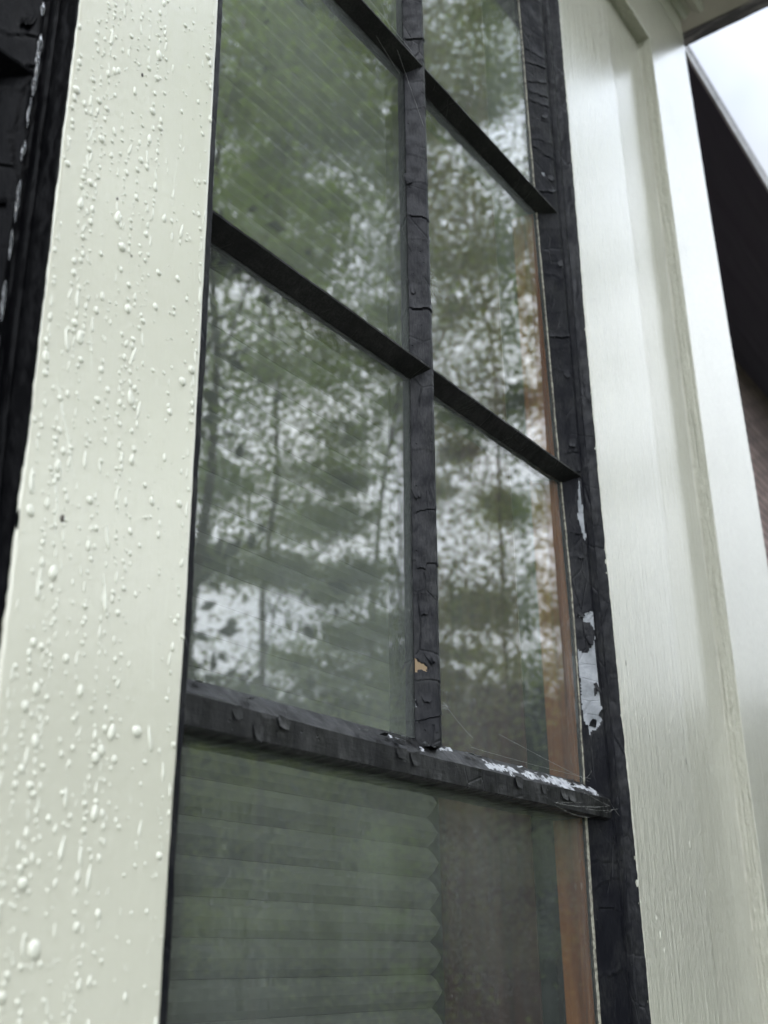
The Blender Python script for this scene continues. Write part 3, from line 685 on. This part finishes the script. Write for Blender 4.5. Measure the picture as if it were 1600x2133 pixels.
blind = empty('pleated_blind', (.6, .15, 2.85))
tag(blind, 'grey green pleated honeycomb blind hanging behind the dusty panes', 'blind')
PT = .0242; z = 2.84; prof = []
k = 0
zb = [1.618 - .0246 * i for i in range(-60, 30)]
zb = sorted([v for v in zb if .85 < v < 2.84], reverse=True)
vs_, fs, mi = [], [], []
YF = .147
n0 = 0
for zc in zb:                      # one honeycomb cell per pleat: bottom crease, bulge, top crease
    ring = [(YF + .006, zc), (YF + .0022, zc + .005), (YF, zc + PT * .5), (YF + .0022, zc + PT - .005), (YF + .006, zc + PT), (YF + .0145, zc + PT - .0045), (YF + .018, zc + PT * .5), (YF + .0145, zc + .0045)]
    tipx = [(YF + .009, 0), (0, 0)]
    b0 = len(vs_)
    for xx, s in ((.388, -1), (.8255, 1)):
        for (y, z) in ring:
            d = (abs(z - zc - PT / 2) / (PT / 2)) ; vs_.append((xx - s * .0075 * d * (1 if s > 0 else 0), y, z))
    for i in range(8): j = (i + 1) % 8; fs.append((b0 + i, b0 + 8 + i, b0 + 8 + j, b0 + j))
    fs.append(tuple(b0 + i for i in range(8))); fs.append(tuple(b0 + 15 - i for i in range(8)))
link('fabric', vs_, fs, BLIND, blind)
box('head_rail', (.385, .14, 2.845), (.857, .17, 2.875), ROOM, blind)
box('bottom_rail', (.388, .142, .83), (.825, .168, .845), ROOM, blind)

# ------------------------------------------------------------------ cobwebs
def cobweb(pts3, n, label, seed, spread):
    r_ = random.Random(seed); bm = bmesh.new()
    for _ in range(n):
        a, b_ = r_.sample(pts3, 2)
        a = Vector(a) + Vector([r_.gauss(0, spread) for _ in range(3)]) * Vector((1, .3, 1)) ; b2 = Vector(b_) + Vector([r_.gauss(0, spread) for _ in range(3)]) * Vector((1, .3, 1))
        prev = None; sag = r_.uniform(.0003, .0022)
        for i in range(7):
            t = i / 6; p = a.lerp(b2, t) - Vector((0, 0, 4 * sag * t * (1 - t)))
            cur = [bm.verts.new(p + Vector(o_) * .00003) for o_ in ((0, -1, 1), (0, -1, -1), (0, 1, 0))]
            if prev:
                for q_ in range(3): bm.faces.new((prev[q_], prev[(q_ + 1) % 3], cur[(q_ + 1) % 3], cur[q_]))
            prev = cur
    me = bpy.data.meshes.new('cobweb'); bm.to_mesh(me); bm.free(); me.materials.append(SILK)
    o = bpy.data.objects.new('cobweb', me); col.objects.link(o); return tag(o, label, 'cobweb', 'cobwebs on the window')
def V_(*a): return Vector(a)
def mulv(self, o): return self
cobweb([(.80, .010, 1.6275), (.835, .0095, 1.612), (.87, .0095, 1.6275), (.86, .0105, 1.6118), (.78, .0105, 1.6118), (.884, .0095, 1.62), (.815, .010, 1.6200)], 8, 'wispy cobweb clinging to the right end of the thick flaking rail', 3, .004)
cobweb([(.70, .014, 1.655), (.845, .014, 1.640), (.64, .02, 1.668), (.86, .016, 1.650), (.66, .012, 1.64)], 4, 'fine cobweb strands across the pane just above the thick rail', 5, .003)
cobweb([(.57, .0225, 2.27), (.61, .014, 2.22), (.50, .0235, 2.235), (.55, .022, 2.215), (.605, .02, 2.19), (.63, .012, 2.15)], 4, 'fine cobweb strands near the upper crossing of the bars', 8, .004)

# ------------------------------------------------------------------ ground
def sheet(name, x0, x1, y0, y1, z, mat):
    o = link(name, [(x0, y0, z), (x1, y0, z), (x1, y1, z), (x0, y1, z)], [(0, 1, 2, 3)], mat); o['kind'] = 'structure'; return o
sheet('lawn', -200, 200, -200, 200, -.01, GRASS); sheet('path', -3, 12, -1.6, .98, -.004, PAVE)

# ------------------------------------------------------------------ trees mirrored in the panes
def tree(x, y, h, cr_w, lf, mat, nclump, per, label, seed, base=.25, squash=1., trunk_r=.034, name='broadleaf_tree', bias=1.):
    r_ = random.Random(seed); root = empty(name, (x, y, 0)); tag(root, label, 'tree', 'trees of the garden mirrored in the panes')
    bm = bmesh.new(); limbs = []
    def tube(a, b_, r0, r1, seg=7):
        a, b_ = Vector(a), Vector(b_); d = (b_ - a).normalized(); u = d.orthogonal(); v = d.cross(u); pr = None
        for i in range(9):
            t = i / 8; c = a.lerp(b_, t) + Vector([.12 * h / 4 * ns(seed * 1.7, t * (a - b_).length * .35 + a.z * .35, q_ * 5.3) for q_ in range(2)] + [0]); rr_ = r0 + (r1 - r0) * t
            cu = [bm.verts.new(c + (u * math.cos(6.283 * s / seg) + v * math.sin(6.283 * s / seg)) * rr_) for s in range(seg)]
            if pr:
                for s in range(seg): bm.faces.new((pr[s], pr[(s + 1) % seg], cu[(s + 1) % seg], cu[s]))
            pr = cu
    tube((0, 0, 0), (0, 0, h * .8), trunk_r, trunk_r * .2)
    cl = []
    for i in range(nclump):
        t = base + (1 - base) * r_.random() ** bias; rad = cr_w * math.sin(math.pi * min(1, (t - base) / (1 - base) * .85 + .15)) ** .7 * r_.uniform(.08, 1)
        a = r_.uniform(0, 6.283); c = Vector((rad * math.cos(a), rad * math.sin(a), h * t)); cl.append((c, (.22 + 1.15 * r_.random() ** 1.6) * (h / 10) ** .5))
        if i % 5 == 0: tube((0, 0, h * t * .8), c, trunk_r * .16, .006, 5)
    me = bpy.data.meshes.new('trunk'); bm.to_mesh(me); bm.free(); me.materials.append(BARK)
    o = bpy.data.objects.new('trunk', me); col.objects.link(o); o.parent = root
    vs_, fs = [], []
    for c, s in cl:
        for _ in range(per):
            d = Vector((r_.gauss(0, 1), r_.gauss(0, 1), r_.gauss(0, 1) * .55 * squash)) * s * .55
            p = c + d; n = Vector((r_.gauss(0, 1), r_.gauss(0, 1), r_.gauss(0, 1) + .6)).normalized(); u = n.orthogonal().normalized(); u.rotate(Matrix.Rotation(r_.uniform(0, 6.28), 3, n)); v = n.cross(u)
            q_ = lf * r_.uniform(.6, 1.3); b0 = len(vs_)
            vs_ += [p - u * q_ * .6, p + v * q_ * .34 + n * q_ * .08, p + u * q_ * .6, p - v * q_ * .34 + n * q_ * .08]; fs.append((b0, b0 + 1, b0 + 2, b0 + 3))
    o = link('crown', vs_, fs, mat); o.parent = root
    return root
def polar(az, d): return (d * math.cos(R(-az)), .38 + d * math.sin(R(-az)))   # seen from the mirrored camera
def T(az, d, *a, **k): x, y = polar(az, d); return tree(x, y, *a, **k)
T(41, 9.5, 11.5, 2.4, .05, LEAF1, 96, 1000, 'bushy mid green tree reflected in the upper left panes', 1, base=.1, bias=.75, squash=.6)
T(34.5, 12, 16, 2.8, .058, LEAF2, 96, 800, 'tall loose dull green tree reflected in the middle panes, sky showing through', 2, base=.08, bias=.95, squash=.5)
T(28.5, 15, 19.5, 2.4, .07, LEAF1, 84, 700, 'thin airy tree reflected at the right edge of the panes', 3, base=.06, bias=1.1, squash=.5)
T(34, 9, 2.5, .7, .035, LEAF3, 9, 260, 'low bright lime green shrub tree reflected low in the panes', 4, base=.45, trunk_r=.03)
T(44, 7.2, 9.5, 1.3, .045, LEAF3, 26, 300, 'slender yellow green birch, brightest of the garden trees', 9, base=.5, trunk_r=.05)
T(64, 6, 10, 1.5, .10, LEAFD, 120, 330, 'dense dark evergreen tree mirrored in the far left window', 5, base=.03)  # unseen evergreen added to keep bright sky out of the left window
T(84, 4.8, 10, 2.0, .10, LEAFD, 150, 330, 'second dense dark evergreen, left of the garden trees', 6, base=.03)  # second unseen evergreen, added for the same dark reflection
T(28, 20, 4.6, 4.5, .15, LEAFD, 60, 220, 'broad low dark tree far behind the garden trees', 7, base=.05)
T(18, 19, 3.6, 3.5, .13, LEAFD, 45, 200, 'low dark hedge tree beyond the corner of the house', 8, base=.05, trunk_r=.08)
def hedge(name, x0, y0, x1, y1, h, wd, n, label):
    r_ = random.Random(77); root = empty(name, ((x0 + x1) / 2, (y0 + y1) / 2, 0)); tag(root, label, 'hedge')
    a, b_ = Vector((x0, y0, 0)), Vector((x1, y1, 0)); d = (b_ - a); nn = Vector((-d.y, d.x, 0)).normalized(); ctr = Vector(root.location)
    vs_, fs = [], []
    for _ in range(n):
        t = r_.random(); u = r_.uniform(-1, 1); hh = h * (1 + .12 * ns(t * 9, 1, 1) + .05 * ns(t * 40, 1, 1))
        z = hh * (1 - abs(r_.gauss(0, .35)) % 1) * (1 - .15 * u * u); p = a + d * t + nn * u * wd + Vector((0, 0, z)) - ctr
        n_ = Vector((r_.gauss(0, 1), r_.gauss(0, 1), r_.gauss(0, 1))).normalized(); ux = n_.orthogonal().normalized(); v = n_.cross(ux); q_ = r_.uniform(.05, .1); b0 = len(vs_)
        vs_ += [p - ux * q_, p + v * q_ * .6, p + ux * q_, p - v * q_ * .6]; fs.append((b0, b0 + 1, b0 + 2, b0 + 3))
    o = link('foliage', vs_, fs, LEAFD); o.parent = root
    c_ = [a + nn * wd * .8 - ctr, b_ + nn * wd * .8 - ctr, b_ - nn * wd * .8 - ctr, a - nn * wd * .8 - ctr]
    o = link('dark_core', [tuple(p) for p in c_] + [(p.x, p.y, h * .9) for p in c_], [(0, 1, 5, 4), (1, 2, 6, 5), (2, 3, 7, 6), (3, 0, 4, 7), (4, 5, 6, 7)], DHEDGE); o.parent = root
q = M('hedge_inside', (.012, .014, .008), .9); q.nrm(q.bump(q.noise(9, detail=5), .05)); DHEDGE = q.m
p0, p1 = polar(62, 13), polar(4, 20)
hedge('backdrop_hedge', *p0, *p1, 4.9, .5, 36000, 'tall dark clipped hedge along the garden edge behind the trees')  # added as a dark backdrop so no low sky mirrors in the lower pane
